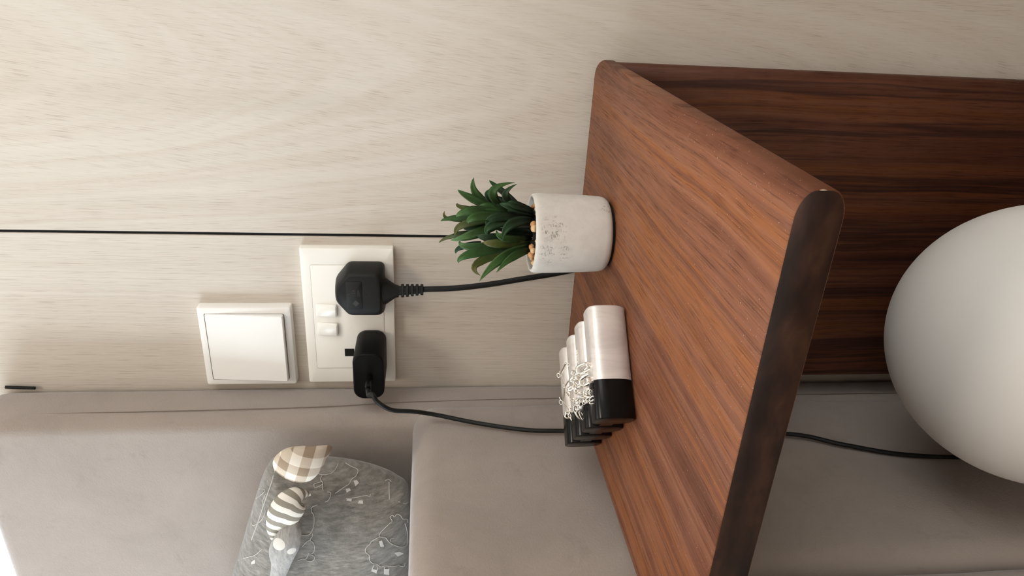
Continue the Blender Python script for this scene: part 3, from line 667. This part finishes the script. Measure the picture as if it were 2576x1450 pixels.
def ink(name, pts, r=.00027, fill=False):
    P_ = [cast(*p) for p in pts]
    if any(p is None for p in P_): P_ = [p for p in P_ if p is not None]
    if len(P_) < 2: return
    if fill:
        d = FWD; v_ = P_ + [p + d * .0006 for p in P_]; v_ = [p - d * .0002 for p in v_]
        vv, ff = loft([v_[:len(P_)], v_[len(P_):]]); mesh(name, vv, ff, M['print'], body); return
    tube(name, P_, r, M['print'], body, 5, 5)
SHEEP = [[(1465,1095),(1400,1130),(1378,1160),(1345,1192),(1340,1230),(1375,1262),(1375,1300),(1402,1332),(1440,1340),(1480,1365),(1530,1355),(1580,1365),(1640,1355),(1690,1365),(1700,1330)],
 [(1585,950),(1530,1000),(1480,1050),(1465,1090),(1520,1100),(1560,1145),(1620,1175),(1680,1185),(1720,1160),(1725,1090),(1715,1020),(1700,970)],
 [(1585,950),(1565,912),(1590,897),(1602,912),(1630,885),(1665,905),(1680,930),(1720,932),(1728,962)],
 [(1565,1135),(1570,1115),(1600,1105)], [(1420,1345),(1398,1395)], [(1445,1355),(1448,1395)], [(1518,1365),(1510,1395)], [(1552,1365),(1556,1395)],
 [(900,800),(852,822),(846,860),(870,905),(868,990),(850,1040),(820,1075),(750,1080)], [(855,1060),(856,1085),(835,1120),(866,1150),(876,1200),(860,1240),(825,1240),(800,1290),(760,1295),(720,1310)],
 [(830,1250),(872,1270),(870,1300),(842,1316),(802,1310)], [(835,1120),(800,1140),(765,1180)],
 [(1090,425),(1070,470),(1022,515),(950,526),(905,515)], [(945,530),(930,570),(952,600),(945,640),(956,670)], [(868,612),(938,590),(945,614),(882,642),(868,612)],
 [(1155,415),(1210,450),(1262,472),(1270,500),(1250,540),(1215,565),(1190,610),(1150,635),(1115,660),(1065,695)],
 [(990,680),(1022,690),(1020,722),(1000,760),(970,775)], [(1160,740),(1240,735),(1300,722),(1345,716),(1378,722),(1386,700)], [(1555,590),(1556,670),(1558,750)], [(1518,582),(1550,568),(1575,590)],
 [(1640,770),(1700,790),(1740,770)],
 [(370,655),(420,665),(400,700),(340,745)], [(430,700),(400,780),(426,850),(410,910),(370,960),(312,990),(300,930),(312,850)], [(180,1305),(260,1280),(330,1260),(400,1200)]]
for s in SHEEP: ink('sheep_outline', s)
for s in ([(1400,1385),(1446,1395),(1440,1426),(1392,1406)], [(1510,1385),(1556,1385),(1556,1440),(1507,1434)], [(1462,1135),(1490,1125),(1510,1180),(1478,1186)], [(1602,1238),(1650,1228),(1690,1246),(1635,1272)],
          [(1230,580),(1262,575),(1280,600),(1248,630)], [(1160,655),(1195,648),(1206,668),(1168,690)], [(1172,745),(1216,745),(1210,768),(1165,762)], [(1282,760),(1315,760),(1318,792),(1268,786)], [(300,1320),(330,1300),(332,1335),(295,1345)]):
    ink('hoof_print', s, fill=True)
M['cream_thread'] = mat_plain('pale seam thread', (.48, .465, .44), .9, .1)
tube('pillow_seam', [p for p in [cast(x, y, .0002) for x, y in ((520, 460), (490, 580), (452, 690), (412, 800), (380, 900), (345, 1000), (300, 1120))] if p], .0006, M['cream_thread'], body, 6)
# stuffed petals
def petal(name, pix, widths, mt, Y, bulge=.62, label=None):
    path = smooth_path([at(*z6(x, y), 1, Y + dy) for x, y, dy in pix], 6); n = len(path); rings = []
    ws = [Vector((w_, 0, 0)) for w_ in widths]; wv = [q.x for q in smooth_path(ws, 6)]
    wv = [wv[min(len(wv) - 1, int(round(i / (n-1) * (len(wv) - 1))))] for i in range(n)]
    for i, p in enumerate(path):
        T = (path[min(i+1, n-1)] - path[max(i-1, 0)]).normalized(); W = T.cross(Vector((0, -1, 0))).normalized(); N = W.cross(T)
        rings.append([p + W * wv[i] * math.cos(2*math.pi*j/20) + N * wv[i] * bulge * math.sin(2*math.pi*j/20) for j in range(20)])
    v, f = loft(rings); o = mesh(name, v, f, mt, pw, 'all')
    uvl = o.data.uv_layers.new(name='UVMap')
    for l in o.data.loops: uvl.data[l.index].uv = ((l.vertex_index // 20) / (n-1), (l.vertex_index % 20) / 20)
    if label: o['label'] = label
    return o
PXM = 1 / 3.626 * .57 / F_PX       # zoomed pixel -> metres at the pillow
t = NT('gingham cotton'); x, y, z = t.sep(t.scale(t.obj(), (1, 1, 1), rot=(0, math.radians(-18), 0)))
per = .0165
sa = t.math('GREATER_THAN', t.math('FRACT', t.math('DIVIDE', t.math('ADD', x, 1.004), per)), .5); sb = t.math('GREATER_THAN', t.math('FRACT', t.math('DIVIDE', t.math('ADD', z, 1.), per)), .5)
col = t.ramp(t.math('MULTIPLY', t.math('ADD', sa, sb), .5), [(0., (.72, .68, .60)), (.4, (.52, .45, .365)), (.8, (.30, .235, .17))], 'CONSTANT'); t.set(col, .95, spec=.1); t.bump(t.noise(t.obj(), 1800., 2), .2, .0005); M['gingham'] = t.m
t = NT('striped cotton'); u, v_, _ = t.sep(t.uv()); tri = t.math('ABSOLUTE', t.math('SUBTRACT', t.math('FRACT', t.math('ADD', v_, .25)), .5))
sA = t.math('GREATER_THAN', t.math('FRACT', t.math('ADD', t.math('MULTIPLY', u, 8.5), t.math('MULTIPLY', tri, 1.6))), .5)
t.set(t.mix(sA, (.74, .71, .65), (.255, .235, .195)), .95, spec=.1); t.bump(t.noise(t.obj(), 1800., 2), .2, .0005); M['striped'] = t.m
petal('petal', [(545, 470, .004), (640, 455, -.006), (740, 430, -.010), (850, 380, -.010), (940, 330, -.008), (1000, 300, -.004), (1022, 290, -.002)], [60*PXM, 170*PXM, 195*PXM, 150*PXM, 84*PXM, 52*PXM, 26*PXM], M['gingham'], -.150, .6, 'cream and brown gingham petal')
petal('petal', [(500, 1110, -.002), (530, 1010, -.008), (590, 900, -.014), (650, 800, -.016), (710, 730, -.014), (780, 705, -.010), (838, 708, -.006)], [30*PXM, 100*PXM, 150*PXM, 150*PXM, 112*PXM, 50*PXM, 14*PXM], M['striped'], -.152, .62, 'cream and grey striped petal')
p3 = petal('petal', [(735, 955, -.016), (690, 1000, -.018), (625, 1130, -.020), (585, 1230, -.018), (570, 1330, -.012), (550, 1420, -.008), (520, 1500, -.006)], [20*PXM, 74*PXM, 126*PXM, 128*PXM, 96*PXM, 80*PXM, 70*PXM], M['marl'], -.152, .6, 'grey marl petal with white spots')
bm = bmesh.new(); bm.from_mesh(p3.data); B3 = BVHTree.FromBMesh(bm); bm.free()
def on3(x, y):
    h = B3.ray_cast(CAM, ray(*z6(x, y)).normalized())[0]; return h if h is not None else at(*z6(x, y), 1, -.175)
q1, q2 = on3(545, 1165), on3(668, 1225)
t = NT('spotted marl jersey'); P = t.obj(); n1 = t.noise(t.scale(P, (120, 120, 420)), 1., 4, .7)
col = t.ramp(n1, [(.32, (.22, .215, .205)), (.5, (.31, .302, .288)), (.68, (.40, .39, .375))])
for q, r in ((q1, .0054), (q2, .0036)): col = t.mix(t.near(q, r * 1.0, r * 1.06), col, (.66, .64, .60))
t.set(col, .95, spec=.1, sheen=.3); t.bump(t.noise(P, 1500., 2), .3, .0006); M['spotted'] = t.m
p3.data.materials[0] = M['spotted']
